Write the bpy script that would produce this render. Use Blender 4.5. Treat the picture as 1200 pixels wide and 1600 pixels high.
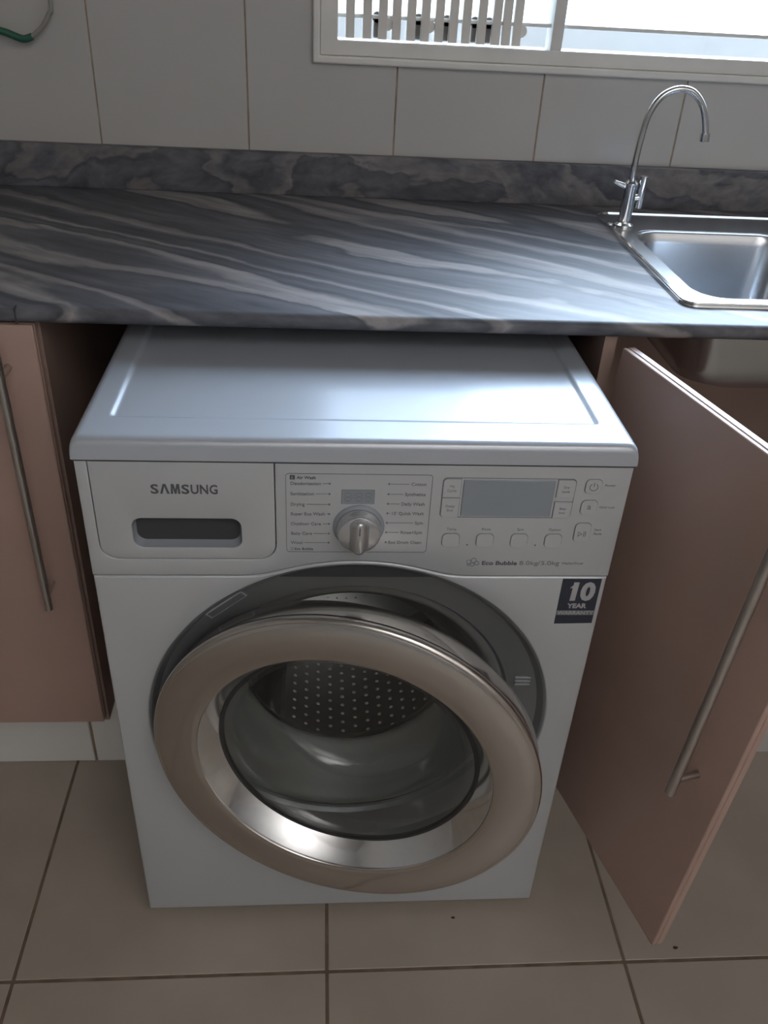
import bpy, bmesh, math, random
from mathutils import Matrix, Vector
from math import pi, sin, cos
random.seed(7)
C = bpy.context.scene.collection
S = bpy.context.scene
for o in list(bpy.data.objects): bpy.data.objects.remove(o)

# ---------------------------------------------------------------- camera
cd = bpy.data.cameras.new('camera'); cam = bpy.data.objects.new('camera', cd); C.objects.link(cam)
cd.sensor_fit = 'VERTICAL'; cd.sensor_height = 36; cd.lens = 36*1353.05/1600; cd.clip_start = .02
r_ = Vector((0.99567728, -0.09288032, 0)); up_ = Vector((0.05106417, 0.54740807, 0.83530644)); fw_ = Vector((0.07758353, 0.83169565, -0.54978464))
rc = 0.05953119
X = r_*cos(rc)+up_*sin(rc); Y = -r_*sin(rc)+up_*cos(rc); Z = -fw_
M = Matrix((X, Y, Z)).transposed().to_4x4(); M.translation = (-0.04612381, -0.79239314, 1.28143448)
cam.matrix_world = M; S.camera = cam

# ---------------------------------------------------------------- light
S.view_settings.view_transform = 'Standard'; S.view_settings.look = 'None'; S.view_settings.gamma = 1
S.view_settings.use_curve_mapping = False; S.view_settings.exposure = 0.22
w = bpy.data.worlds.new('sky'); S.world = w; w.use_nodes = True
wn_ = w.node_tree; bg = wn_.nodes['Background']; bg.inputs[0].default_value = (.66, .80, 1, 1)
# hazy bright sky, brightest towards the veiled sun
tcw = wn_.nodes.new('ShaderNodeTexCoord'); dot = wn_.nodes.new('ShaderNodeVectorMath'); dot.operation = 'DOT_PRODUCT'
sd = Vector((.43, .80, .56)).normalized(); dot.inputs[1].default_value = sd; wn_.links.new(tcw.outputs['Generated'], dot.inputs[0])
mx_ = wn_.nodes.new('ShaderNodeMath'); mx_.operation = 'MAXIMUM'; mx_.inputs[1].default_value = 0; wn_.links.new(dot.outputs['Value'], mx_.inputs[0])
pw_ = wn_.nodes.new('ShaderNodeMath'); pw_.operation = 'POWER'; pw_.inputs[1].default_value = 30; wn_.links.new(mx_.outputs[0], pw_.inputs[0])
ma_ = wn_.nodes.new('ShaderNodeMath'); ma_.operation = 'MULTIPLY_ADD'; ma_.inputs[1].default_value = 42; ma_.inputs[2].default_value = 3.8
wn_.links.new(pw_.outputs[0], ma_.inputs[0]); wn_.links.new(ma_.outputs[0], bg.inputs[1])
def area(name, loc, rot, sx, sy, power, col):
    l = bpy.data.lights.new(name, 'AREA'); l.shape = 'RECTANGLE'; l.size = sx; l.size_y = sy; l.energy = power; l.color = col
    o = bpy.data.objects.new(name, l); C.objects.link(o); o.location = loc; o.rotation_euler = rot; return o
area('added_bounce_fill', (.5, -1.5, 1.95), (math.radians(128), 0, pi+math.radians(25)), 1.2, .7, 51, (.95, .965, 1))  # unseen fill light, added to brighten the room by bounce; no real fitting

# ---------------------------------------------------------------- materials
def nt(name):
    m = bpy.data.materials.new(name); m.use_nodes = True; n = m.node_tree; n.nodes.clear()
    out = n.nodes.new('ShaderNodeOutputMaterial'); b = n.nodes.new('ShaderNodeBsdfPrincipled')
    n.links.new(b.outputs[0], out.inputs[0]); return m, n, b, out
def mat(name, col, rough=.5, metal=0, var=.06, scale=8, bump=0, bscale=120, spec=None, coat=0):
    m, n, b, out = nt(name)
    tc = n.nodes.new('ShaderNodeTexCoord'); no = n.nodes.new('ShaderNodeTexNoise'); no.inputs['Scale'].default_value = scale
    no.inputs['Detail'].default_value = 4
    n.links.new(tc.outputs['Object'], no.inputs['Vector'])
    cr = n.nodes.new('ShaderNodeValToRGB'); cr.color_ramp.elements[0].position = .3; cr.color_ramp.elements[1].position = .7
    cr.color_ramp.elements[0].color = tuple(c*(1-var) for c in col)+(1,); cr.color_ramp.elements[1].color = tuple(min(1, c*(1+var)) for c in col)+(1,)
    n.links.new(no.outputs[0], cr.inputs[0]); n.links.new(cr.outputs[0], b.inputs['Base Color'])
    b.inputs['Roughness'].default_value = rough; b.inputs['Metallic'].default_value = metal
    if spec is not None: b.inputs['Specular IOR Level'].default_value = spec
    if coat: b.inputs['Coat Weight'].default_value = coat; b.inputs['Coat Roughness'].default_value = .1
    if bump:
        n2 = n.nodes.new('ShaderNodeTexNoise'); n2.inputs['Scale'].default_value = bscale; n.links.new(tc.outputs['Object'], n2.inputs['Vector'])
        bp = n.nodes.new('ShaderNodeBump'); bp.inputs['Strength'].default_value = bump; bp.inputs['Distance'].default_value = .001
        n.links.new(n2.outputs[0], bp.inputs['Height']); n.links.new(bp.outputs[0], b.inputs['Normal'])
    return m
M_wtile = mat('wall_tile_glaze', (.51, .495, .475), .22, var=.03, scale=3, bump=.12, bscale=9)
M_ptile = mat('plinth_tile_glaze', (.74, .72, .69), .3, var=.04, scale=4)
M_grout = mat('brown_grout', (.33, .25, .18), .9, var=.3, scale=30)
M_ftile = mat('floor_tile_glaze', (.38, .325, .275), .38, var=.10, scale=5, bump=.1, bscale=14)
M_fgrout = mat('floor_grout', (.15, .11, .08), .9, var=.3, scale=30)
M_plaster = mat('plaster', (.50, .48, .455), .8, var=.04)
M_outwall = mat('outdoor_plaster', (.42, .42, .415), .9, var=.05)
M_frame = mat('window_paint', (.74, .72, .68), .35, var=.05, scale=12)
M_gate = mat('gate_paint', (.74, .71, .66), .4, var=.05, scale=12)
M_gatedark = mat('gate_link_steel', (.16, .14, .13), .5, var=.2)
M_body = mat('silver_body_paint', (.53, .545, .56), .30, .25, var=.015, scale=4)
M_lid = mat('silver_lid_paint', (.50, .53, .58), .24, .25, var=.015, scale=4)
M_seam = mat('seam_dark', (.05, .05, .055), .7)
M_pocket = mat('drawer_pocket_plastic', (.27, .29, .32), .5)
M_ink = mat('printed_grey_ink', (.10, .10, .11), .5)
M_inkl = mat('faint_printed_ink', (.20, .205, .22), .5)
M_chrome = mat('door_chrome', (.60, .565, .53), .16, 1, var=.03, scale=10)
M_mirror = mat('bright_chrome', (.74, .74, .74), .09, 1, var=.02)
M_satin = mat('satin_dial', (.60, .60, .61), .25, .8)
M_bezel = mat('bezel_grey_plastic', (.215, .22, .23), .38, .35, var=.04)
M_gasket = mat('rubber_gasket', (.17, .17, .165), .45, var=.1)
M_drum = mat('drum_steel', (.55, .55, .55), .28, 1, var=.05)
M_dimple = mat('drum_hole_rim', (.80, .80, .78), .35, .6, var=.1)
M_black = mat('black_rubber', (.025, .025, .025), .5)
M_lcd = mat('lcd_glass', (.27, .30, .33), .15, var=.02)
M_lcdseg = mat('lcd_segment_off', (.40, .41, .42), .4)
M_stick = mat('warranty_blue', (.028, .034, .052), .4, var=.05)
M_stickw = mat('warranty_print_pale', (.42, .42, .43), .5)
M_cab = mat('peach_laminate', (.44, .30, .25), .42, var=.06, scale=6)
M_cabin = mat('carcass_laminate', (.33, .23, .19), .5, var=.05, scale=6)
M_edge = mat('door_edge_banding', (.55, .44, .40), .4, var=.03)
M_steel = mat('brushed_steel', (.58, .55, .52), .28, 1, var=.05, scale=30)
M_sink = mat('sink_steel', (.60, .62, .65), .24, 1, var=.03, scale=6)
M_green = mat('green_sleeve', (.03, .13, .085), .45)
M_cord = mat('clear_cord', (.30, .29, .27), .3)
M_crumb = mat('crumb_dark', (.04, .025, .02), .8)

def glassmat(name, tint, refl=.9, rough=.02):
    m, n, b, out = nt(name); n.nodes.remove(b)
    tr = n.nodes.new('ShaderNodeBsdfTransparent'); tr.inputs[0].default_value = tint+(1,)
    gl = n.nodes.new('ShaderNodeBsdfGlossy'); gl.inputs['Roughness'].default_value = rough; gl.inputs[0].default_value = (refl, refl, refl, 1)
    ge = n.nodes.new('ShaderNodeNewGeometry'); dt = n.nodes.new('ShaderNodeVectorMath'); dt.operation = 'DOT_PRODUCT'
    n.links.new(ge.outputs['Normal'], dt.inputs[0]); n.links.new(ge.outputs['Incoming'], dt.inputs[1])
    def mth(op, a, b_=None, c_=None):
        q = n.nodes.new('ShaderNodeMath'); q.operation = op
        for i_, v_ in enumerate((a, b_, c_)):
            if v_ is None: continue
            if isinstance(v_, (int, float)): q.inputs[i_].default_value = v_
            else: n.links.new(v_, q.inputs[i_])
        return q
    ab = mth('ABSOLUTE', dt.outputs['Value']); om = mth('SUBTRACT', 1.0, ab.outputs[0]); p5 = mth('POWER', om.outputs[0], 5.0)
    fr = mth('MULTIPLY_ADD', p5.outputs[0], .8, .04)
    mx = n.nodes.new('ShaderNodeMixShader'); n.links.new(fr.outputs[0], mx.inputs[0]); n.links.new(tr.outputs[0], mx.inputs[1]); n.links.new(gl.outputs[0], mx.inputs[2])
    n.links.new(mx.outputs[0], out.inputs[0]); return m
M_glass = glassmat('window_glass', (.97, .99, .99))
M_bowl = glassmat('door_bowl_glass', (.90, .91, .90))

def counter_mat(nm, P, ys, dtl):
    m, n, b, out = nt(nm); L = n.links.new
    tc = n.nodes.new('ShaderNodeTexCoord')
    mp = n.nodes.new('ShaderNodeMapping'); mp.inputs['Rotation'].default_value = (0, 0, math.radians(31)); L(tc.outputs['Object'], mp.inputs['Vector'])
    def warp(vec, scale, amt, detail):
        ms = n.nodes.new('ShaderNodeMapping'); ms.inputs['Scale'].default_value = (.6, 1, 1); L(vec, ms.inputs['Vector'])
        wn = n.nodes.new('ShaderNodeTexNoise'); wn.inputs['Scale'].default_value = scale; wn.inputs['Detail'].default_value = detail; L(ms.outputs[0], wn.inputs['Vector'])
        sub = n.nodes.new('ShaderNodeVectorMath'); sub.operation = 'SUBTRACT'; L(wn.outputs['Color'], sub.inputs[0]); sub.inputs[1].default_value = (.5, .5, .5)
        sc = n.nodes.new('ShaderNodeVectorMath'); sc.operation = 'SCALE'; L(sub.outputs[0], sc.inputs[0]); sc.inputs['Scale'].default_value = amt
        ad = n.nodes.new('ShaderNodeVectorMath'); L(vec, ad.inputs[0]); L(sc.outputs[0], ad.inputs[1]); return ad.outputs[0]
    v1 = warp(warp(mp.outputs[0], 2.4, .15, 1), 20, .026, 4)
    m2 = n.nodes.new('ShaderNodeMapping'); m2.inputs['Scale'].default_value = (.62, ys, ys); m2.inputs['Location'].default_value = (.35, .9, 0); L(v1, m2.inputs['Vector'])
    n1 = n.nodes.new('ShaderNodeTexNoise'); n1.inputs['Scale'].default_value = 1; n1.inputs['Detail'].default_value = dtl; n1.inputs['Roughness'].default_value = .45; L(m2.outputs[0], n1.inputs['Vector'])
    cr = n.nodes.new('ShaderNodeValToRGB'); e = cr.color_ramp.elements
    D = (.095, .098, .112, 1); G = (.150, .152, .168, 1)
    e[0].position = .0; e[0].color = D; e[1].position = 1; e[1].color = G
    for pos, c in ((.30, P), (.335, G), (.40, D), (.43, G), (.445, P), (.475, (.21, .20, .205, 1)), (.485, D), (.55, G), (.585, D), (.60, P), (.635, P), (.65, G), (.72, D), (.76, P)):
        x = e.new(pos); x.color = c
    L(n1.outputs[0], cr.inputs[0])
    m3 = n.nodes.new('ShaderNodeMapping'); m3.inputs['Scale'].default_value = (7, 75, 75); L(v1, m3.inputs['Vector'])
    n3 = n.nodes.new('ShaderNodeTexNoise'); n3.inputs['Scale'].default_value = 1; n3.inputs['Detail'].default_value = 5; L(m3.outputs[0], n3.inputs['Vector'])
    r3 = n.nodes.new('ShaderNodeValToRGB'); r3.color_ramp.elements[0].position = .3; r3.color_ramp.elements[0].color = (.72, .72, .74, 1); r3.color_ramp.elements[1].position = .72; r3.color_ramp.elements[1].color = (1.25, 1.23, 1.22, 1)
    L(n3.outputs[0], r3.inputs[0])
    mx = n.nodes.new('ShaderNodeMix'); mx.data_type = 'RGBA'; mx.blend_type = 'MULTIPLY'; mx.inputs[0].default_value = 1
    L(cr.outputs[0], mx.inputs[6]); L(r3.outputs[0], mx.inputs[7]); L(mx.outputs[2], b.inputs['Base Color'])
    b.inputs['Roughness'].default_value = .47; b.inputs['Specular IOR Level'].default_value = .22
    return m
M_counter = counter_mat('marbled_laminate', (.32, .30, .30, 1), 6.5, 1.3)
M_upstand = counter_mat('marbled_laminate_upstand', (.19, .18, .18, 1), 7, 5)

# ---------------------------------------------------------------- helpers
def link(name, bm, m, parent=None, smooth=35, bevel=0, seg=3):
    me = bpy.data.meshes.new(name); bmesh.ops.recalc_face_normals(bm, faces=bm.faces); bm.to_mesh(me); bm.free()
    me.materials.append(m)
    if smooth: me.shade_smooth(); me.set_sharp_from_angle(angle=math.radians(smooth))
    o = bpy.data.objects.new(name, me); C.objects.link(o)
    if parent is not None: o.parent = parent
    if bevel:
        md = o.modifiers.new('bevel', 'BEVEL'); md.width = bevel; md.segments = seg; md.limit_method = 'ANGLE'; md.angle_limit = math.radians(50); md.harden_normals = False
    return o
def tag(o, label=None, cat=None, group=None, kind=None):
    if label: o['label'] = label
    if cat: o['category'] = cat
    if group: o['group'] = group
    if kind: o['kind'] = kind
    return o
def empty(name, loc, label, cat, group=None):
    o = bpy.data.objects.new(name, None); C.objects.link(o); o.location = loc; o.empty_display_size = .05
    return tag(o, label, cat, group)
def struct(o): o['kind'] = 'structure'; return o
def box(bm, x0, x1, y0, y1, z0, z1, bev=0, seg=2):
    t = bmesh.new(); v = [t.verts.new((x, y, z)) for x in (x0, x1) for y in (y0, y1) for z in (z0, z1)]
    for f in ((0, 1, 3, 2), (4, 6, 7, 5), (0, 4, 5, 1), (2, 3, 7, 6), (0, 2, 6, 4), (1, 5, 7, 3)): t.faces.new([v[i] for i in f])
    bmesh.ops.recalc_face_normals(t, faces=t.faces)
    if bev: bmesh.ops.bevel(t, geom=list(t.edges), offset=bev, segments=seg, affect='EDGES', profile=.5)
    merge(bm, t)
def merge(bm, t, mtx=None):
    mp = {}
    for v in t.verts: mp[v] = bm.verts.new(mtx @ v.co if mtx else v.co)
    for f in t.faces: bm.faces.new([mp[v] for v in f.verts])
    t.free()
def B(*a, **k):
    bm = bmesh.new(); box(bm, *a, **k); return bm
def lathe(prof, n=96, center=(0, 0, 0), axis='y', closed=False):
    """prof: (radius, along axis)"""
    bm = bmesh.new(); rings = []
    for R, a in prof:
        if R < 1e-6: rings.append([bm.verts.new(pt(0, 0, a, center, axis))]); continue
        rings.append([bm.verts.new(pt(R*cos(2*pi*i/n), R*sin(2*pi*i/n), a, center, axis)) for i in range(n)])
    k = len(rings)
    for j in range(k if closed else k-1):
        A, Bq = rings[j], rings[(j+1) % k]
        for i in range(n):
            i2 = (i+1) % n
            if len(A) == 1 and len(Bq) == 1: continue
            if len(A) == 1: bm.faces.new((A[0], Bq[i], Bq[i2]))
            elif len(Bq) == 1: bm.faces.new((A[i], A[i2], Bq[0]))
            else: bm.faces.new((A[i], A[i2], Bq[i2], Bq[i]))
    return bm
def pt(p, q, a, c, axis):
    if axis == 'y': return (c[0]+p, c[1]+a, c[2]+q)
    if axis == 'z': return (c[0]+p, c[1]+q, c[2]+a)
    return (c[0]+a, c[1]+p, c[2]+q)
def inset(lp, d):
    """offset a closed loop to its left by d"""
    n = len(lp); out = []
    for i in range(n):
        a, b, c = Vector(lp[i-1]), Vector(lp[i]), Vector(lp[(i+1) % n])
        d1 = (b-a).normalized(); d2 = (c-b).normalized(); n1 = Vector((-d1.y, d1.x)); n2 = Vector((-d2.y, d2.x))
        m_ = n1+n2; m_ = m_.normalized() if m_.length > 1e-6 else n1
        k = d/max(m_.dot(n1), .35); out.append((b.x+m_.x*k, b.y+m_.y*k))
    return out
def area2(lp): return sum(lp[i-1][0]*lp[i][1]-lp[i][0]*lp[i-1][1] for i in range(len(lp)))
def cplate(outer, holes, y0, y1, ch, seg=3):
    """plate whose front rim is rounded by ch"""
    loops = [list(outer) if area2(outer) > 0 else list(reversed(outer))]+[list(h) if area2(h) < 0 else list(reversed(h)) for h in holes]
    fr = [inset(l, ch) for l in loops]
    bm = plate(fr[0], fr[1:], y0, y1)
    # widen the back part to the true outline
    bm.free(); bm = bmesh.new(); L_ = []
    for f_, l_ in zip(fr, loops):
        rings = []
        for k in range(seg+1):
            a = pi/2*k/seg; d = ch*(1-sin(a)); q = inset(l_, d) if d > 1e-9 else l_
            rings.append([bm.verts.new((x, y0+ch*(1-cos(a)), z)) for x, z in q])
        rings.append([bm.verts.new((x, y1, z)) for x, z in l_])
        for A, B_ in zip(rings, rings[1:]):
            for i in range(len(A)): j = (i+1) % len(A); bm.faces.new((A[i], A[j], B_[j], B_[i]))
        L_.append(rings)
    for idx_ in (0, -1):
        t = bmesh.new(); vm = []
        for rings in L_:
            vs = [t.verts.new(v.co) for v in rings[idx_]]
            vm += list(zip(vs, rings[idx_]))
            for i in range(len(vs)): t.edges.new((vs[i], vs[(i+1) % len(vs)]))
        bmesh.ops.triangle_fill(t, use_beauty=True, use_dissolve=False, edges=list(t.edges))
        mp = dict(vm)
        for f in t.faces: bm.faces.new([mp[v] for v in f.verts])
        t.free()
    return bm
def plate(outer, holes, y0, y1):
    """polygon (x,z) with holes, thickness from y0 (front) to y1"""
    bm = bmesh.new(); loops = []
    for lp in [outer]+holes:
        vs = [bm.verts.new((x, y0, z)) for x, z in lp]; loops.append(vs)
        for i in range(len(vs)): bm.edges.new((vs[i], vs[(i+1) % len(vs)]))
    bmesh.ops.triangle_fill(bm, use_beauty=True, use_dissolve=False, edges=list(bm.edges))
    front = list(bm.faces); mp = {v: bm.verts.new((v.co.x, y1, v.co.z)) for v in list(bm.verts)}
    for f in front: bm.faces.new([mp[v] for v in reversed(f.verts)])
    for vs in loops:
        for i in range(len(vs)):
            a, b = vs[i], vs[(i+1) % len(vs)]
            bm.faces.new((a, b, mp[b], mp[a]))
    return bm
def rrect(x0, x1, z0, z1, r, n=6, corners=(1, 1, 1, 1)):
    """corner order: lower-left, lower-right, upper-right, upper-left"""
    P = []
    for k, (cx, cz, a0) in enumerate(((x0+r, z0+r, pi), (x1-r, z0+r, 1.5*pi), (x1-r, z1-r, 0), (x0+r, z1-r, .5*pi))):
        if corners[k]:
            for i in range(n+1): a = a0+pi/2*i/n; P.append((cx+r*cos(a), cz+r*sin(a)))
        else: P.append(((x0, z0), (x1, z0), (x1, z1), (x0, z1))[k])
    return P
def circle(cx, cz, r, n=96): return [(cx+r*cos(2*pi*i/n), cz+r*sin(2*pi*i/n)) for i in range(n)]
def tube(bm, pts, r, n=12, caps=True, flat=None):
    pts = [Vector(p) for p in pts]; rs = r if isinstance(r, (list, tuple)) else [r]*len(pts)
    prev = None; rings = []
    for i, p in enumerate(pts):
        t = (pts[min(i+1, len(pts)-1)]-pts[max(i-1, 0)]).normalized()
        if prev is None: u = t.orthogonal().normalized()
        else: u = (prev-t*prev.dot(t)).normalized()
        prev = u; v = t.cross(u)
        rings.append([bm.verts.new(p+(u*cos(2*pi*k/n)+v*sin(2*pi*k/n))*rs[i]) for k in range(n)])
    for a, b in zip(rings, rings[1:]):
        for k in range(n): bm.faces.new((a[k], a[(k+1) % n], b[(k+1) % n], b[k]))
    if caps: bm.faces.new(list(reversed(rings[0]))); bm.faces.new(rings[-1])
    return bm
def spline(P, n=8):
    P = [Vector(p) for p in P]; out = []
    for i in range(len(P)-1):
        p0 = P[max(i-1, 0)]; p1 = P[i]; p2 = P[i+1]; p3 = P[min(i+2, len(P)-1)]
        for k in range(n):
            t = k/n
            out.append(.5*((2*p1)+(p2-p0)*t+(2*p0-5*p1+4*p2-p3)*t*t+(3*p1-p0-3*p2+p3)*t**3))
    out.append(P[-1]); return out
def text(name, s, size, x, z, y, m, parent, align='LEFT', bold=0, width=None, shear=0, left=False):
    cu = bpy.data.curves.new(name, 'FONT'); cu.body = s; cu.size = size; cu.align_x = align; cu.offset = bold; cu.extrude = .00012; cu.resolution_u = 3; cu.shear = shear
    t = bpy.data.objects.new(name, cu); C.objects.link(t); bpy.context.view_layer.update()
    me = bpy.data.meshes.new_from_object(t.evaluated_get(bpy.context.evaluated_depsgraph_get()))
    C.objects.unlink(t); bpy.data.objects.remove(t)
    sx = 1
    if width:
        xs = [v.co.x for v in me.vertices]; sx = width/(max(xs)-min(xs))
    mn = min(v.co.x for v in me.vertices) if left else 0
    for v in me.vertices: v.co = Vector((x+(v.co.x-mn)*sx, y-v.co.z, z+v.co.y))
    me.materials.clear(); me.materials.append(m); me.name = name
    o = bpy.data.objects.new(name, me); C.objects.link(o); o.parent = parent; return o

# ================================================================ ROOM SHELL
WY = .83            # face of the wall tiles
X0, X1, Y0, ZC = -1.6, 2.0, -2.6, 2.5
WL, WR, WB, WT = -.047, 1.36, 1.119, 2.05     # window opening
fl = struct(link('floor', B(X0, X1, Y0, WY+.006, -.05, -.0010), M_fgrout, smooth=0))
S_ = .4534; g = .0022
tile_me = None; k = 0
for i in range(-3, 6):
    for j in range(-6, 3):
        x0 = -.4787+i*S_; y0 = -.0936+j*S_
        a0, a1, b0, b1 = max(x0+g, X0), min(x0+S_-g, X1), max(y0+g, Y0), min(y0+S_-g, WY)
        if a1-a0 < .02 or b1-b0 < .02: continue
        full = abs(a1-a0-(S_-2*g)) < 1e-6 and abs(b1-b0-(S_-2*g)) < 1e-6
        if full:
            if tile_me is None:
                t = link('tile', B(0, S_-2*g, 0, S_-2*g, -.008, 0, bev=.0012, seg=1), M_ftile, fl, 0); tile_me = t.data
            else: t = bpy.data.objects.new('tile', tile_me); C.objects.link(t); t.parent = fl
            t.location = (a0, b0, 0)
        else: t = link('tile', B(a0, a1, b0, b1, -.008, 0, bev=.0012, seg=1), M_ftile, fl, 0)

bm = bmesh.new(); y0, y1 = WY+.0014, WY+.17
box(bm, X0, WL, y0, y1, 0, ZC); box(bm, WR, X1, y0, y1, 0, ZC); box(bm, WL, WR, y0, y1, 0, WB); box(bm, WL, WR, y0, y1, WT, ZC)
wb = struct(link('wall_back', bm, M_grout, smooth=0))
TW, TH, g = .252, .33, .0013
xo, zo = -.4207, .61-2*.33+.02
def wtile(outline): link('tile', plate(outline, [], WY, WY+.008), M_wtile, wb, smooth=0, bevel=.0007, seg=1)
for i in range(-5, 10):
    for j in range(0, 8):
        a0, a1 = max(xo+i*TW+g, X0), min(xo+(i+1)*TW-g, X1); b0, b1 = max(zo+j*TH+g, 0), min(zo+(j+1)*TH-g, ZC)
        if a1-a0 < .01 or b1-b0 < .01: continue
        ox = a1 > WL and a0 < WR; oz = b1 > WB and b0 < WT
        if not (ox and oz): wtile([(a0, b0), (a1, b0), (a1, b1), (a0, b1)]); continue
        inL, inR, inB, inT = a0 < WL, a1 > WR, b0 < WB, b1 > WT
        if not (inL or inR or inB or inT): continue
        if inL and inB: wtile([(a0, b0), (a1, b0), (a1, WB), (WL, WB), (WL, b1), (a0, b1)])
        elif inL and inT: wtile([(a0, b0), (WL, b0), (WL, WT), (a1, WT), (a1, b1), (a0, b1)])
        elif inR and inB: wtile([(a0, b0), (a1, b0), (a1, b1), (WR, b1), (WR, WB), (a0, WB)])
        elif inR and inT: wtile([(WR, b0), (a1, b0), (a1, b1), (a0, b1), (a0, WT), (WR, WT)])
        elif inL: wtile([(a0, b0), (WL, b0), (WL, b1), (a0, b1)])
        elif inR: wtile([(WR, b0), (a1, b0), (a1, b1), (WR, b1)])
        elif inB: wtile([(a0, b0), (a1, b0), (a1, WB), (a0, WB)])
        else: wtile([(a0, WT), (a1, WT), (a1, b1), (a0, b1)])
struct(link('wall_left', B(X0-.1, X0, Y0, WY+.17, 0, ZC), M_plaster))
struct(link('wall_right', B(X1, X1+.1, Y0, WY+.17, 0, ZC), M_plaster))
struct(link('wall_front', B(X0, X1, Y0-.1, Y0, 0, ZC), M_plaster))
struct(link('ceiling', B(X0, X1, Y0, WY+.17, ZC, ZC+.08), M_plaster))

# ---- window
win = struct(bpy.data.objects.new('window_1', None)); C.objects.link(win); win.location = (0, 0, 0)
def ring(x0, x1, z0, z1, wx, wz, y0, y1, m, name, bev, wzt=None):
    wzt = wzt or wz
    return link(name, plate([(x0, z0), (x1, z0), (x1, z1), (x0, z1)], [[(x0+wx, z0+wz), (x1-wx, z0+wz), (x1-wx, z1-wzt), (x0+wx, z1-wzt)]], y0, y1), m, win, bevel=bev, seg=3)
ring(WL-.012, WR+.012, WB-.012, WT+.012, .012, .012, WY-.011, WY+.01, M_frame, 'window_trim', .003)
ring(WL, WR, WB, WT, .029, .023, WY-.003, WY+.045, M_frame, 'window_frame', .002)
link('mullion', B(.338, .358, WY-.001, WY+.04, WB+.02, WT-.02, bev=.002), M_frame, win)
link('glazing_bar', B(.358, WR-.02, WY+.012, WY+.030, 1.174, 1.180, bev=.001), M_frame, win)
link('glazing_bar', B(WL+.02, .338, WY+.012, WY+.030, 1.174, 1.180, bev=.001), M_frame, win)
link('pane', B(.352, WR-.02, WY+.031, WY+.035, WB+.02, WT-.02), M_glass, win)
link('pane', B(WL+.02, .344, WY+.031, WY+.035, WB+.02, WT-.02), M_glass, win)
link('outer_sill', B(WL, WR, WY+.046, WY+.21, WB-.03, WB+.006, bev=.003), M_outwall, win)

gate = empty('security_gate', (.135, WY+.006, WB+.026), 'cream folding security gate pushed together behind the left part of the window', 'gate')
gx = [546, 572, 596, 617, 639.5, 661.5, 683, 705, 725, 749, 772, 788, 805]
for i, px in enumerate(gx):
    x = -.015+(px-530)*.001074-.135
    bm = bmesh.new(); box(bm, x-.0072, x+.0072, -.002, .001, 0, .80, bev=.0006, seg=1)
    box(bm, x-.0072, x-.0055, .001, .010, 0, .80); box(bm, x+.0055, x+.0072, .001, .010, 0, .80)
    link('slat', bm, M_gate, gate)
for i, px in enumerate((588, 652, 696, 740, 762)):
    x = -.015+(px-530)*.001074-.135
    for k2 in range(4):
        bm = bmesh.new(); box(bm, x-.006, x+.006, .0115, .0155, .001+k2*.22, .030+k2*.22, bev=.0015, seg=1)
        tube(bm, [(x, .0115, .031+k2*.22), (x, .0165, .031+k2*.22)], .0085, 14)
        link('lattice_link', bm, M_gatedark, gate)
for i, px in enumerate((603, 668, 812)):
    x = -.015+(px-530)*.001074-.135
    link('roller', tube(bmesh.new(), [(x, .002, .022), (x, .008, .022)], .0095, 20), M_gate, gate)

struct(link('wall_garden', B(-3, 6, 2.5, 2.65, -.4, 1.068, bev=.006), M_outwall))
struct(link('ground_outside', B(-3, 6, WY+.17, 2.5, -.45, -.4), M_outwall))

# ================================================================ WORKTOP
ZT, YF = .895, .2256
SX0, SX1, SY0, SY1 = .452, 1.25, .305, .735    # sink hole
wt = empty('kitchen_worktop', (0, .5, .875), 'grey marbled laminate worktop with rounded front edge running over the washing machine', 'worktop')
bm = bmesh.new()
def lk(name, bm, m, **k):
    o = link(name, bm, m, wt, **k)
    for v in o.data.vertices: v.co -= Vector((0, .5, .875))
    return o
# cross-section with postformed nose, as a strip along x, with the sink cut out
prof = []
for i in range(9):
    a = -pi/2+pi*i/8; prof.append((YF+.010-.010*cos(a), .885+.010*sin(a)))
prof = prof + [(SY0, ZT)]
xs = [X0, -.6, 0, SX0, SX1, X1]
def strip(profile, xa, xb):
    vs = [[bm.verts.new((x, y, z)) for (y, z) in profile] for x in (xa, xb)]
    for i in range(len(profile)): j = (i+1) % len(profile); bm.faces.new((vs[0][i], vs[0][j], vs[1][j], vs[1][i]))
    bm.faces.new(vs[0]); bm.faces.new(list(reversed(vs[1])))
nose = [(YF+.010-.010*sin(pi*i/8), .885-.010*cos(pi*i/8)) for i in range(9)]
strip(nose+[(SY0, ZT), (SY0, .875)], X0, X1)
strip([(SY0, ZT), (SY0, .875), (SY1, .875), (SY1, ZT)], X0, SX0)
strip([(SY0, ZT), (SY0, .875), (SY1, .875), (SY1, ZT)], SX1, X1)
strip([(SY1, ZT), (SY1, .875), (WY, .875), (WY, ZT)], X0, X1)
lk('worktop_slab', bm, M_counter, smooth=30)
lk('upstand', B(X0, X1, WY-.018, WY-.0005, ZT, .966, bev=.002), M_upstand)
lk('joint_strip', B(-.4085, -.4070, YF-.0006, YF+.010, .8755, .8953), M_seam)
lk('joint_strip', B(.545, .549, YF-.0012, YF+.010, .878, .8957, bev=.0005), M_steel)

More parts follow.
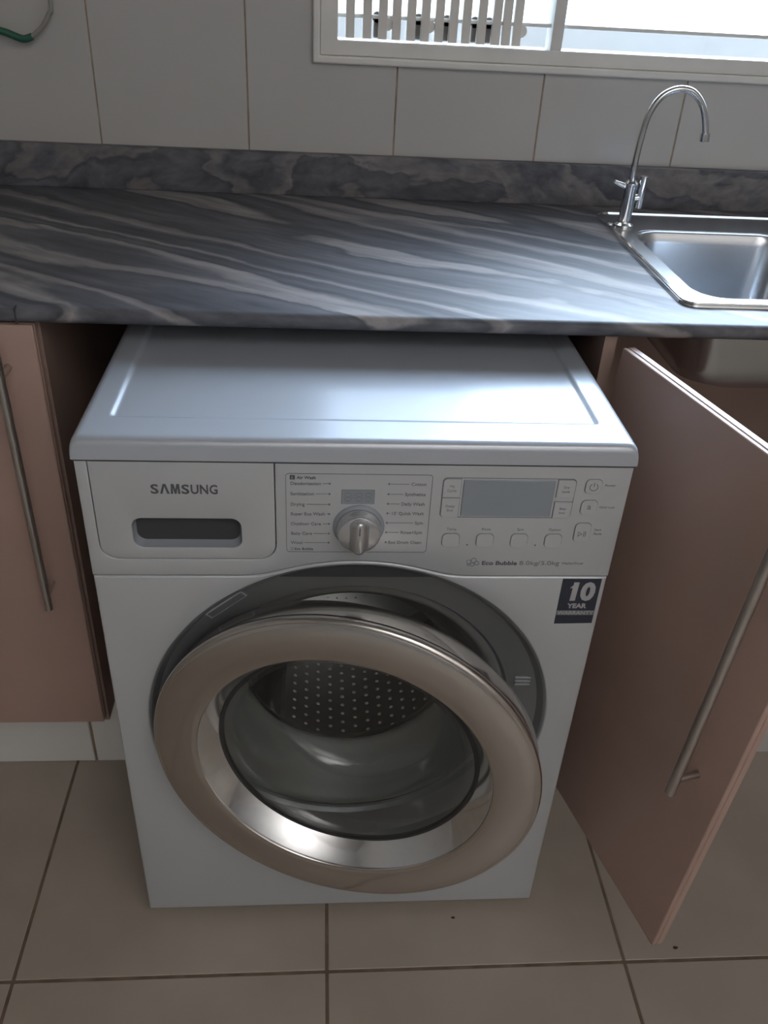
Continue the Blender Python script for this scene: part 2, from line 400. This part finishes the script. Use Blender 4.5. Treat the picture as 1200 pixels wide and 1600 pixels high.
# ================================================================ SINK
sk = empty('kitchen_sink', (.83, .52, ZT), 'stainless steel inset sink let into the worktop under the window', 'sink')
def shift(o, d):
    for v in o.data.vertices: v.co -= Vector(d)
    return o
def hrr(x0, x1, y0, y1, r, z, n=8):   # horizontal rounded rect
    return [(x, y, z) for x, y in rrect(x0, x1, y0, y1, r, n)]
def loft(bm, loops, cap=True):
    V = [[bm.verts.new(p) for p in l] for l in loops]
    for a, b in zip(V, V[1:]):
        for i in range(len(a)): j = (i+1) % len(a); bm.faces.new((a[i], a[j], b[j], b[i]))
    if cap: bm.faces.new(V[-1])
    return bm
bx = (.470, .738, .318, .650)
# deck (a flat plate with a hole), rim rolled at the outside
t = plate([(x, y) for x, y in rrect(.438, 1.27, .292, .752, .022, 6)], [[(x, y) for x, y in rrect(bx[0], bx[1], bx[2], bx[3], .045, 8)]], 0, .0016)
mtx = Matrix(((1, 0, 0, 0), (0, 0, 1, 0), (0, -1, 0, .8995), (0, 0, 0, 1)))
bm = bmesh.new(); merge(bm, t, mtx)
shift(link('sink_deck', bm, M_sink, sk, bevel=.0007, seg=2), (.83, .52, ZT))
bm = bmesh.new(); loft(bm, [hrr(.438, 1.27, .292, .752, .022, .8952, 6), hrr(.4395, 1.2685, .2935, .7505, .022, .9015, 6), hrr(.443, 1.265, .297, .747, .020, .9022, 6), hrr(.447, 1.261, .301, .743, .018, .8998, 6)], cap=False)
shift(link('rolled_rim', bm, M_mirror, sk), (.83, .52, ZT))
bm = bmesh.new(); lo = []
for r_off, z, rr in ((0, .8985, .045), (.003, .895, .045), (.006, .880, .045), (.010, .79, .045), (.016, .765, .05), (.035, .752, .06), (.08, .749, .05)):
    lo.append(hrr(bx[0]+r_off, bx[1]-r_off, bx[2]+r_off, bx[3]-r_off, rr, z))
loft(bm, lo); o = shift(link('bowl', bm, M_sink, sk, smooth=60), (.83, .52, ZT))
md = o.modifiers.new('thick', 'SOLIDIFY'); md.thickness = .001; md.offset = 1
bm = lathe([(.0, 0), (.012, .0005), (.030, .001), (.038, .003), (.042, .0005)], 32, (.604, .484, .7492), 'z')
shift(link('drain', bm, M_mirror, sk), (.83, .52, ZT))
bm = bmesh.new()
for i in range(7): box(bm, .80+i*.06, .812+i*.06, .34, .62, .8992, .9018, bev=.001, seg=1)
shift(link('drainer_rib', bm, M_sink, sk), (.83, .52, ZT)).name = 'drainer_ribs'

# ---- tap
tp = empty('swan_neck_tap', (.468, .672, .8997), 'tall thin chrome swan neck tap standing at the back left corner of the sink', 'tap')
link('tap_base', lathe([(0, 0), (.017, 0), (.017, .003), (.012, .006), (.0115, .008)], 32, axis='z'), M_mirror, tp)
link('tap_body', lathe([(.0105, .005), (.0105, .062), (.011, .064), (.011, .069), (.0075, .073), (0, .073)], 32, axis='z'), M_mirror, tp)
sp = [(0, 0, .07), (-.001, 0, .10), (.001, 0, .14), (.006, -.001, .175), (.020, -.002, .2), (.043, -.003, .2115), (.068, -.003, .2085), (.088, -.003, .19), (.099, -.003, .166), (.104, -.003, .146)]
sp = spline(sp, 8)
link('spout', tube(bmesh.new(), sp, [.0053]*(len(sp)), 16), M_mirror, tp)
link('spout_tip', tube(bmesh.new(), [(.1035, -.003, .150), (.1045, -.003, .138)], .0078, 16), M_mirror, tp)
bm = tube(bmesh.new(), [(-.010, 0, .064), (-.030, -.003, .071)], [.0045, .0028], 12)
link('lever', bm, M_mirror, tp)
bm = tube(bmesh.new(), [(.009, 0, .045), (.019, 0, .047)], .006, 12)
link('side_valve', bm, M_mirror, tp)
link('valve_knob', tube(bmesh.new(), [(.019, 0, .030), (.0195, 0, .080)], .0065, 14), M_mirror, tp)
o = link('fixing_screw', lathe([(.006, -.0035), (.0055, 0), (0, .001)], 16, (-.024, .0, .004), 'z'), M_mirror, tp)

# ================================================================ LEFT CABINET
cb = empty('base_cabinet', (-.8, .53, 0), 'peach laminate base cabinet left of the washing machine with closed door', 'cabinet')
def ck(name, bm, m, **k):
    o = link(name, bm, m, cb, **k)
    for v in o.data.vertices: v.co -= Vector((-.8, .53, 0))
    return o
bm = bmesh.new()
box(bm, -.405, -.389, .251, WY-.002, .17, .8745); box(bm, -1.2, -1.184, .251, WY-.002, .17, .8745); box(bm, -1.184, -.405, .251, WY-.002, .17, .186)
box(bm, -1.184, -.405, WY-.01, WY-.002, .186, .8745)
ck('carcass', bm, M_cabin)
def door_bm(w, H, x_free):   # front board + groove + back board; x from 0..w, face at y=0, z from 0..H
    bm = bmesh.new(); box(bm, 0, w, 0, .0065, 0, H, bev=.0022, seg=3)
    box(bm, .0012, w-.0012, .0062, .0085, .0012, H-.0012); box(bm, 0, w, .0083, .018, 0, H, bev=.0008, seg=1); return bm
d = link('door', door_bm(.395, .685, 1), M_cab, cb); d.location = (-.7865+.8, .2295-.53, .187); dl = d
d2 = link('door', door_bm(.395, .685, 1), M_cab, cb); d2.location = (-1.185+.8, .2295-.53, .187)
def bar_handle(parent, x, za, zb, ma, mb):
    h = link('handle', tube(bmesh.new(), [(x, -.032, za), (x, -.032, zb)], .006, 20), M_steel, parent)
    for z in (ma, mb): link('handle_post', tube(bmesh.new(), [(x, -.027, z), (x, .001, z)], .0045, 14), M_steel, h)
bar_handle(d, .357, .268, .672, .292, .630)
bar_handle(d2, .357, .268, .672, .292, .630)

pl = tag(bpy.data.objects.new('plinth', None), 'off-white tiled plinth under the left cabinet, with one brown joint', 'plinth'); C.objects.link(pl); pl.location = (-.8, .32, 0)
def pk(name, bm, m, **k):
    o = link(name, bm, m, pl, **k)
    for v in o.data.vertices: v.co -= Vector((-.8, .32, 0))
    return o
pk('plinth_core', B(-1.2, -.378, .314, .34, .0, .168), M_grout, smooth=0)
for a, b in ((-1.195, -.955), (-.951, -.704), (-.700, -.447), (-.442, -.379)):
    pk('tile', B(a, b, .309, .3145, .001, .168, bev=.0012, seg=1), M_ptile, smooth=0)

# ================================================================ RIGHT CABINET
cr = empty('sink_cabinet', (.8, .53, 0), 'peach laminate sink cabinet right of the washing machine with its door swung open', 'cabinet')
def rk(name, bm, m, **k):
    o = link(name, bm, m, cr, **k)
    for v in o.data.vertices: v.co -= Vector((.8, .53, 0))
    return o
bm = bmesh.new()
box(bm, .322, .338, .240, WY-.002, .17, .8745); box(bm, 1.25, 1.266, .240, WY-.002, .17, .8745); box(bm, .338, 1.25, .240, WY-.002, .17, .186)
box(bm, .338, 1.25, WY-.01, WY-.002, .186, .8745)
rk('carcass', bm, M_cabin)
rk('plinth_board', B(.33, 1.26, .309, .325, .001, .168), M_wtile)
# hung door, sagging a little on its hinges
def R3(ax, t): return Matrix.Rotation(t, 3, 'XYZ'[ax])
MR = R3(2, .2687) @ R3(0, .011) @ R3(1, .0537)
dv = MR @ Vector((0, -1, 0)); uv = MR @ Vector((0, 0, 1)); nv = MR @ Vector((-1, 0, 0))
O = Vector((.3364, .2100, .8702)) - uv*.6852
D = link('door', door_bm(.395, .685, 1), M_cab, cr)
# local: x along width, +y into board (= -nv), z up
m4 = Matrix((dv, -nv, uv)).transposed().to_4x4(); m4.translation = O - Vector((.8, .53, 0)); D.matrix_local = m4
bar_handle(D, .352, .268, .672, .292, .630)
for z in (.09, .60):
    bm = lathe([(.0, .0182), (.0172, .0182), (.0172, .0205), (0, .0205)], 24, (.022, 0, z)); box(bm, -.003, .02, .018, .027, z-.007, z+.007, bev=.001)
    link('hinge', bm, M_steel, D)

# ================================================================ WASHING MACHINE
wm = empty('washing_machine', (0, 0, 0), 'silver front loading washing machine pulled out from under the worktop with its round door ajar', 'washing machine')
H = .297; CZ = .428
def wk(name, bm, m, parent=None, **k): return link(name, bm, m, parent or wm, **k)
bm = bmesh.new()
box(bm, -H, -H+.002, .012, .56, .022, .82); box(bm, H-.002, H, .012, .56, .022, .82)
box(bm, -H+.002, H-.002, .558, .56, .022, .82); box(bm, -H+.002, H-.002, .012, .558, .022, .03)
wk('body', bm, M_body, smooth=30)
# seam curve: straight, rising over the porthole
ZS = .6714
def seam(x, off=0):
    a = .2648**2-x*x; arc = CZ+math.sqrt(a) if a > 0 else 0
    k = .004; m_ = max(arc, ZS)
    return m_ + k*math.log(math.exp((arc-m_)/k)+math.exp((ZS-m_)/k)) - (.0022 if off else 0) - .0012
N = 60; sx = [-H+2*H*i/N for i in range(N+1)]
outer = [(-H, .022), (H, .022)]+[(x, seam(x, 1)) for x in reversed(sx)]
wk('front_panel', cplate(outer, [circle(0, CZ, .2565, 120)], 0, .012, .0035, 4), M_body)
# control panel with drawer opening
dr = rrect(-.2845, -.0905, .6925, .84, .020, 8, (1, 1, 0, 0)); ZL = .8185
drh = [(x, min(z, ZL-.0001)) for x, z in dr]
drh = [p for p in drh]
top = [(H, ZL), (-.0905, ZL)]
inner = [q for q in reversed(dr) if q[1] < .83]   # from right side round to left side
# outline goes round the drawer (open at the top edge)
outl = [(x, seam(x)) for x in sx]+[(H, ZL), (-.0905, ZL)]
low = [q for q in dr if q[1] < .83]              # starts lower-left arc ... lower-right arc
outl += list(reversed(low))+[(-.2845, ZL), (-H, ZL)]
wk('control_panel', cplate(outl, [], -.0008, .012, .0012), M_body)
wk('seam_backing', B(-H+.004, H-.004, .010, .0125, .66, .823), M_seam, smooth=0)
drw = cplate([p for p in [(x, z) for x, z in rrect(-.2835, -.0915, .6935, ZL, .019, 8, (1, 1, 0, 0))]], [rrect(-.2465, -.1285, .7085, .7475, .011, 6)], -.0010, .010, .0010)
drw = wk('detergent_drawer', drw, M_body)
# pocket
bm = bmesh.new()
L1 = [(x, -.0002, z) for x, z in rrect(-.2463, -.1287, .7087, .7473, .011, 6)]
L2 = [(x, .020, z) for x, z in rrect(-.242, -.133, .716, .7445, .010, 6)]
L3 = [(x, .024, z) for x, z in rrect(-.236, -.139, .722, .740, .008, 6)]
loft(bm, [L1, L2, L3]); wk('drawer_pocket', bm, M_pocket, drw, smooth=50)
lx = -.2218
for ch, wd_ in (('S', .0083), ('A', .0098), ('M', .0100), ('S', .0083), ('U', .0083), ('N', .0086), ('G', .0086)):
    if ch == 'A':   # the first vowel has no crossbar
        link('maker_letter', plate([(lx, .7795), (lx+.0024, .7795), (lx+.0049, .7886), (lx+.0074, .7795), (lx+.0098, .7795), (lx+.0064, .7915), (lx+.0034, .7915)], [], -.0014, -.0009), M_ink, drw, smooth=0)
    elif ch == 'M': link('maker_letter', plate([(lx+.0005*0, .7795), (lx+.0023, .7795), (lx+.0025, .7870), (lx+.0041, .7795), (lx+.0059, .7795), (lx+.0075, .7870), (lx+.0077, .7795), (lx+.0100, .7795), (lx+.0094, .7915), (lx+.0063, .7915), (lx+.0050, .7845), (lx+.0037, .7915), (lx+.0006, .7915)], [], -.0014, -.0009), M_ink, drw, smooth=0)
    else: text('maker_letter', ch, .0160, lx, .7798, -.00125, M_ink, drw, bold=.00035, width=wd_, left=True)
    lx += wd_+.0014

# lid
bm = bmesh.new(); NX, NY = 60, 56
LX, LY0, LY1 = .2995, -.002, .56
def lidz(x, y):
    z = .8455
    ex = LX-abs(x); ey = y-LY0
    for e, r in ((ex, .012), (ey, .010)):
        if e < r: z -= r-math.sqrt(max(r*r-(r-e)**2, 0))
    # shallow recessed field
    def ss(a, b, t): t = min(max((t-a)/(b-a), 0), 1); return t*t*(3-2*t)
    s_ = ss(.046, .055, y)*(1-ss(.262, .2685, abs(x)))*ss(-.56, -.54, -y)
    return z-.0035*s_
xsl = sorted(set([-LX+.012*(1-cos(pi/2*i/6)) for i in range(7)]+[LX-.012*(1-cos(pi/2*i/6)) for i in range(7)]+[s*(.260+.0015*i) for s in (-1, 1) for i in range(8)]+[-.25+.05*i for i in range(11)]))
ysl = sorted(set([LY0+.010*(1-cos(pi/2*i/6)) for i in range(7)]+[.042+.002*i for i in range(9)]+[.02, .1, .2, .3, .4, .5, .54, .56]))
G = [[bm.verts.new((x, y, lidz(x, y))) for y in ysl] for x in xsl]
for i in range(len(xsl)-1):
    for j in range(len(ysl)-1): bm.faces.new((G[i][j], G[i+1][j], G[i+1][j+1], G[i][j+1]))
per = [G[i][0] for i in range(len(xsl))]+[G[-1][j] for j in range(1, len(ysl))]+[G[i][-1] for i in range(len(xsl)-2, -1, -1)]+[G[0][j] for j in range(len(ysl)-2, 0, -1)]
lowv = [bm.verts.new((v.co.x, v.co.y, .8205)) for v in per]
for i in range(len(per)): j = (i+1) % len(per); bm.faces.new((per[i], per[j], lowv[j], lowv[i]))
bm.faces.new(lowv)
wk('top_lid', bm, M_lid, smooth=50)

wk('lid_gap_shade', B(-.2975, .2975, -.0013, .010, .8184, .8206), M_seam, smooth=0)  # dark strip painting in the shade of the gap below the lid

# bezel, gasket, drum
wk('porthole_bezel', lathe([(.2567, .011), (.2567, .0015), (.2545, .0025), (.2475, .0115), (.2445, .0125), (.2105, .021), (.2085, .024), (.2060, .0265), (.200, .0265)], 128, (0, 0, CZ)), M_bezel, smooth=25)
CD = .436
wk('door_gasket', lathe([(.201, .0262), (.194, .0262), (.190, .031), (.181, .040), (.176, .055), (.168, .060), (.160, .078), (.148, .088), (.142, .092), (.141, .097), (.150, .104)], 96, (0, 0, CD-.005)), M_gasket, smooth=60)
drum = wk('drum', lathe([(.1405, .093), (.1395, .097), (.1405, .101), (.150, .105), (.225, .112), (.235, .120), (.235, .40), (.22, .415), (.10, .425), (0, .43)], 96, (0, 0, CD)), M_drum, smooth=40)
bm = bmesh.new()
for ia in range(72):
    a = 2*pi*ia/72
    for iy in range(14):
        yy = .135+iy*.019+(.0095 if ia % 2 else 0)
        if (ia % 24) in (0, 1, 23): continue
        c = Vector((.2345*cos(a), yy, CD+.2345*sin(a))); n_ = Vector((-cos(a), 0, -sin(a))); t1 = Vector((0, 1, 0)); t2 = n_.cross(t1)
        vs = [bm.verts.new(c+(t1*cos(q*pi/3)+t2*sin(q*pi/3))*.0034) for q in range(6)]; ap = bm.verts.new(c+n_*.0022)
        for q in range(6): bm.faces.new((vs[q], vs[(q+1) % 6], ap))
for rr_ in range(1, 9):
    nn = rr_*9
    for q0 in range(nn):
        a = 2*pi*q0/nn; R = rr_*.024; c = Vector((R*cos(a), .4225, CD+R*sin(a)))
        vs = [bm.verts.new(c+Vector((cos(q*pi/3), -.1, sin(q*pi/3)))*.0032) for q in range(6)]; ap = bm.verts.new(c+Vector((0, -.003, 0)))
        for q in range(6): bm.faces.new((vs[q], vs[(q+1) % 6], ap))
tag(wk('drum_perforations', bm, M_dimple, drum, smooth=0), kind='stuff')
for k3 in range(3):
    a = 2*pi*k3/3+pi/2+.5
    bm = bmesh.new(); t1 = Vector((cos(a), 0, sin(a))); t2 = Vector((-sin(a), 0, cos(a)))
    secs = []
    for yy, h_ in ((.13, .02), (.16, .045), (.36, .045), (.40, .02)):
        base = Vector((0, yy, CD))+t1*.236
        secs.append([base+t2*.024, base+t2*.012-t1*h_*.8, base-t1*h_, base-t2*.012-t1*h_*.8, base-t2*.024])
    loft(bm, secs); link('drum_paddle', bm, M_drum, drum, smooth=40)

# dial, program field
PY = -.0009
def frame_line(name, x0, x1, z0, z1, r, wd, m, parent=wm, corners=(1, 1, 1, 1), y=PY):
    return link(name, plate(rrect(x0, x1, z0, z1, r, 5, corners), [rrect(x0+wd, x1-wd, z0+wd, z1-wd, max(r-wd, .0002), 5, corners)], y-.0003, y+.0002), m, parent, smooth=0)
cp = [o for o in wm.children if o.name.startswith('control_panel')][0]
frame_line('program_outline', -.0795, .0785, .7035, .8065, .004, .0006, M_inkl, cp)
L = [('Deodorization', .794), ('Sanitization', .781), ('Drying', .7675), ('Super Eco Wash', .755), ('Outdoor Care', .742), ('Baby Care', .729), ('Wool', .7165)]
Rr = [('Cotton', .7945), ('Synthetics', .7815), ('Daily Wash', .769), ("15' Quick Wash", .7565), ('Spin', .744), ('Rinse+Spin', .731), ('Eco Drum Clean', .7175)]
ticks = bmesh.new()
for s, z in L:
    t = text('program_lettering', s, .0056, -.0745, z-.002, PY-.0001, M_inkl, cp, 'LEFT', bold=.00008)
    xe = max(v.co.x for v in t.data.vertices)+.002
    box(ticks, xe, -.034, PY-.0003, PY+.0002, z-.0003, z+.0001); tube(ticks, [(-.0325, PY-.0006, z), (-.0325, PY+.0002, z)], .0011, 10)
for s, z in Rr:
    t = text('program_lettering', s, .0056, .0722, z-.002, PY-.0001, M_inkl, cp, 'RIGHT', bold=.00008)
    xe = min(v.co.x for v in t.data.vertices)-.002
    box(ticks, .033, xe, PY-.0003, PY+.0002, z-.0003, z+.0001); tube(ticks, [(.0315, PY-.0006, z), (.0315, PY+.0002, z)], .0011, 10)
tag(link('program_tick_lines', ticks, M_inkl, cp, smooth=0), kind='stuff')
text('program_heading', 'Air Wash', .0052, -.0675, .7995, PY-.0001, M_ink, cp, bold=.00012)
link('heading_mark', B(-.0750, -.0695, PY-.0004, PY+.0002, .7988, .8042, bev=.0004, seg=1), M_ink, cp)
text('heading_mark_lettering', 'S', .0045, -.0736, .7999, PY-.00055, M_body, cp)
text('program_footing', 'Eco Bubble', .0046, -.0705, .7062, PY-.0001, M_ink, cp, bold=.00008)
frame_line('footing_mark', -.0748, -.0716, .7062, .7094, .0006, .0004, M_inkl, cp)
md_ = link('dial_readout', B(-.0195, .0165, PY-.0009, PY+.0003, .7685, .7870, bev=.0005, seg=1), M_lcd, cp)
# seven-segment eights
def seg7(bm, x, z, w_, h_, y):
    t_ = .0009
    for zz in (z, z+h_/2, z+h_): box(bm, x+t_, x+w_-t_, y-.0002, y+.0001, zz-t_/2, zz+t_/2)
    for xx in (x, x+w_):
        for zz in (z, z+h_/2): box(bm, xx-t_/2, xx+t_/2, y-.0002, y+.0001, zz+t_, zz+h_/2-t_)
bm = bmesh.new()
for xx in (-.0155, -.0035, .0065): seg7(bm, xx, .7725, .0062, .0105, PY-.0010)
box(bm, -.0068, -.0058, PY-.0012, PY-.0009, .7765, .7775); box(bm, -.0068, -.0058, PY-.0012, PY-.0009, .7805, .7815)
link('readout_digits', bm, M_inkl, md_, smooth=0)
DX, DZ = .0005, .7385
link('dial_collar', lathe([(.0285, PY+.0005), (.0285, PY-.001), (.0265, PY-.0032), (.0250, PY-.0036), (.0245, PY+.0005)], 64, (DX, 0, DZ)), M_pocket, cp, smooth=40)
dial = link('program_dial', lathe([(.0250, PY), (.0247, -.008), (.0238, -.016), (.0226, -.0185), (.0205, -.0195), (.010, -.0205), (0, -.0207)], 64, (DX, 0, DZ)), M_satin, wm, smooth=35)
# grip blade across the dial
bm = bmesh.new()
def gsec(y, w_, l_): return [(DX+p, y, DZ+q) for p, q in rrect(-w_, w_, -l_, l_, min(w_, l_)*.95, 6)]
loft(bm, [gsec(-.0185, .0115, .0222), gsec(-.0225, .0095, .0216), gsec(-.0262, .0050, .0205), gsec(-.0275, .0022, .0185)])
link('dial_grip', bm, M_satin, dial, smooth=50)
link('dial_pointer', B(DX-.0006, DX+.0006, -.0281, -.0268, DZ+.006, DZ+.016, bev=.0002, seg=1), M_ink, dial)

# display and buttons
dsp = link('display', B(.1125, .2135, PY-.0014, PY+.0005, .7545, .8010, bev=.0006, seg=1), M_lcd, cp)
frame_line('display_outline', .0895, .2370, .7520, .8035, .005, .0007, M_inkl, cp)
def button(x0, x1, z0, z1, r, s=None, sz=.005, two=None, corners=(1, 1, 1, 1)):
    link('button_groove', plate(rrect(x0-.0007, x1+.0007, z0-.0007, z1+.0007, r+.0007, 6, corners), [], PY-.0001, PY+.0006), M_inkl, cp, smooth=0)
    b = link('button', plate(rrect(x0, x1, z0, z1, r, 6, corners), [], PY-.0016, PY+.0003), M_body, cp, bevel=.0006, seg=2)
    if s:
        for q, ln in enumerate(s.split('\n')):
            text('button_lettering', ln, sz, (x0+x1)/2, (z0+z1)/2+(.001 if '\n' in s else -.0017)-q*.0055, PY-.0018, M_inkl, b, 'CENTER')
button(.0905, .1095, .7795, .8020, .004, 'My\nCycle', .0045, corners=(0, 0, 0, 1))
button(.0905, .1095, .7530, .7775, .004, 'Delay\nEnd', .0045, corners=(1, 0, 0, 0))
button(.2165, .2360, .7800, .8020, .004, 'Dry\nLevel', .0042, corners=(0, 0, 1, 0))
button(.2165, .2360, .7530, .7735, .004, 'Easy\nIron', .0042, corners=(0, 1, 0, 0))
for x, s in ((.1048, 'Temp'), (.1440, 'Rinse'), (.1832, 'Spin'), (.2225, 'Option')):
    button(x-.0095, x+.0095, .7125, .7300, .005)
    text('setting_lettering', s, .0048, x, .7345, PY-.0001, M_inkl, cp, 'CENTER')
for x in (.1245, .2030): link('indicator_dot', tube(bmesh.new(), [(x, PY-.0004, .7145), (x, PY+.0002, .7145)], .0010, 10), M_inkl, cp, smooth=0)
button(.2475, .2655, .7855, .8030, .005); button(.2470, .2650, .7575, .7760, .005, 'a', .011); button(.2455, .2635, .7205, .7455, .005)
bm = bmesh.new()   # power ring and stroke
P = [(.2565+.0045*sin(a), PY-.0018, .7940+.0045*cos(a)) for a in [.6+i*(2*pi-1.2)/16 for i in range(17)]]
tube(bm, P, .0004, 6); tube(bm, [(.2565, PY-.0018, .7945), (.2565, PY-.0018, .7995)], .0004, 6); link('power_mark', bm, M_inkl, cp, smooth=0)
bm = bmesh.new()   # play / pause
t = plate([(.2495, .7280), (.2495, .7350), (.2545, .7315)], [[(.2501, .7290), (.2533, .7315), (.2501, .7340)]], PY-.0019, PY-.0016); merge(bm, t)
box(bm, .2558, .2566, PY-.0019, PY-.0016, .7280, .7350); box(bm, .2578, .2586, PY-.0019, PY-.0016, .7280, .7350); link('start_mark', bm, M_inkl, cp, smooth=0)
text('setting_lettering', 'Power', .0046, .2690, .7940, PY-.0001, M_inkl, cp); text('setting_lettering', 'Child Lock', .0040, .2680, .7655, PY-.0001, M_inkl, cp)
text('setting_lettering', 'Start', .0042, .2680, .7350, PY-.0001, M_inkl, cp); text('setting_lettering', 'Pause', .0042, .2680, .7295, PY-.0001, M_inkl, cp)
text('model_lettering', 'Eco Bubble', .0078, .1440, .6862, PY-.0001, M_ink, cp, bold=.0002, width=.041)
text('capacity_lettering', '8.0kg/5.0kg', .0082, .1880, .6862, PY-.0001, M_inkl, cp, width=.047)
text('capacity_lettering', 'Washer/Dryer', .0048, .2380, .6872, PY-.0001, M_inkl, cp, width=.026)
bm = bmesh.new()
for (a, b, r) in ((.129, .6905, .0026), (.1345, .6925, .0030), (.1335, .6865, .0022), (.1385, .6885, .0026), (.1290, .6862, .0015)):
    tube(bm, [(a+r*cos(2*pi*i/14), PY-.0001, b+r*sin(2*pi*i/14)) for i in range(15)], .0004, 5)
link('bubble_mark', bm, M_inkl, cp, smooth=0)

# warranty sticker
st = wk('warranty_sticker', plate([(.2440, .5965), (.2908, .5975), (.2908, .6655), (.2440, .6655)], [], -.0005, .0001), M_stick, smooth=0)
st['label'] = 'dark blue square sticker reading 10 year warranty'
text('sticker_lettering', '10', .0355, .2685, .6345, -.0006, M_stickw, st, 'CENTER', bold=.0018, width=.029, shear=.05)
link('sticker_lettering', plate([(.2545, .6520), (.2605, .6588), (.2605, .6520)], [], -.0008, -.0005), M_stickw, st, smooth=0)
text('sticker_lettering', 'YEAR', .0095, .2675, .6215, -.0006, M_stickw, st, 'CENTER', bold=.0004, width=.024)
link('sticker_band', B(.2440, .2908, -.0007, -.0004, .6105, .6175), M_bezel, st, smooth=0)
text('sticker_lettering', 'WARRANTY', .0078, .2674, .6114, -.0008, M_stickw, st, 'CENTER', bold=.00015, width=.0445)

# bezel label and latch
o = link('clear_label', plate([(-.028, -.0055), (.028, -.0055), (.028, .0065), (-.028, .0065)], [[(-.0262, -.0052), (.0262, -.0052), (.0262, .0042), (-.0262, .0042)]], -.0004, .0004), M_lcdseg, wm, smooth=0)
o.matrix_local = Matrix.Translation((-.152, .0105, .617)) @ Matrix.Rotation(-math.radians(39), 4, 'Y') @ Matrix.Rotation(math.radians(13), 4, 'X')
bm = bmesh.new()
for q in range(3): box(bm, .213, .233, .0125, .0150, .492-q*.006, .4935-q*.006)
link('latch_mark', bm, M_lcdseg, wm, smooth=0)
bm = bmesh.new(); box(bm, .2015, .2085, .0215, .030, .395, .460, bev=.002); link('door_latch', bm, M_pocket, wm)
for x, y in ((-.24, .05), (.237, .035), (-.24, .50), (.24, .50)):
    link('foot', lathe([(0, 0), (.018, 0), (.018, .008), (.012, .012), (.008, .014), (.008, .03), (0, .03)], 24, (x, y, 0), 'z'), M_black, wm)

# ---- round door, ajar, hinged at the left
dh = bpy.data.objects.new('round_door', None); C.objects.link(dh); dh.parent = wm; dh.location = (-.245, 0, CZ); dh.rotation_euler = (0, 0, -.2285)
DC = (.245, 0, 0)
def dk(name, prof, m, n=128, **k): return link(name, lathe(prof, n, DC), m, dh, **k)
dk('chrome_ring', [(.2285, .0135), (.2365, .0125), (.2380, .010), (.2390, -.016), (.2410, -.0175), (.2420, -.0230), (.2412, -.0262), (.2392, -.0283), (.2375, -.0288), (.2365, -.0284), (.2355, -.0290), (.2320, -.0302), (.2200, -.0316), (.2050, -.0322), (.1920, -.0318), (.1885, -.0312), (.1868, -.0300), (.1858, -.0302), (.1848, -.0296), (.1842, -.0275)], M_chrome, smooth=50)
dk('inner_cone', [(.1842, -.0276), (.1832, -.0270), (.1655, -.0005), (.1645, .0005)], M_mirror, smooth=40)
dk('glass_seal', [(.1650, .0002), (.1632, -.0010), (.1605, -.0002), (.1605, .006), (.166, .006)], M_black, smooth=50)
dk('back_frame', [(.1660, .004), (.170, .013), (.190, .015), (.215, .0145), (.2285, .0140), (.2290, .012)], M_bezel, smooth=50)
gp = [(.1612, .0015), (.158, .004), (.152, .012), (.146, .030), (.139, .060), (.130, .088), (.118, .100), (.095, .107), (.05, .110), (0, .111)]
dk('glass_bowl', gp+[(0, .1065), (.05, .1055), (.094, .1025), (.115, .096), (.126, .085), (.135, .059), (.142, .030), (.148, .012), (.154, .0005), (.1605, .0)], M_bowl, smooth=60)
bm = bmesh.new(); box(bm, .004, .018, .004, .016, -.045, .045, bev=.002); link('hinge', bm, M_steel, dh)

# ================================================================ SMALL THINGS
cl = empty('hanging_cord_loop', (-.505, .81, 1.126), 'clear cord loop with a green sleeve hanging by the tiled wall, top left', 'cord')
def rel(P): return [(a-(-.505), b-.81, c-1.126) for a, b, c in P]
link('cord', tube(bmesh.new(), spline(rel([(-.52, .824, 1.42), (-.478, .815, 1.30), (-.469, .81, 1.178), (-.475, .81, 1.158), (-.488, .81, 1.140), (-.505, .81, 1.1265)]), 8), .0035, 10), M_cord, cl)
link('green_sleeve', tube(bmesh.new(), spline(rel([(-.505, .81, 1.1265), (-.513, .81, 1.1235), (-.521, .81, 1.1225), (-.532, .81, 1.126), (-.545, .81, 1.1305), (-.562, .81, 1.134)]), 6), [.0055]*31, 12), M_green, cl)
link('cord', tube(bmesh.new(), spline(rel([(-.562, .81, 1.134), (-.585, .81, 1.16), (-.585, .815, 1.28), (-.52, .824, 1.42)]), 8), .0035, 10), M_cord, cl)
link('wall_hook', tube(bmesh.new(), rel([(-.52, .831, 1.42), (-.52, .812, 1.418), (-.52, .808, 1.43)]), .003, 10), M_steel, cl)
for (x, y, r, lb) in ((.174, -.015, .0022, 'tiny dark crumb on the floor tile in front of the washing machine'), (.515, -.075, .0026, 'tiny dark crumb on the floor beside the free corner of the open cabinet door')):
    bm = bmesh.new(); bmesh.ops.create_icosphere(bm, subdivisions=1, radius=r)
    for v in bm.verts: v.co.x *= 1.6; v.co.z *= .5; v.co += Vector((random.uniform(-.1, .1)*r,)*3)
    o = link('crumb', bm, M_crumb); o.location = (x, y, r*.5); tag(o, lb, 'crumb')
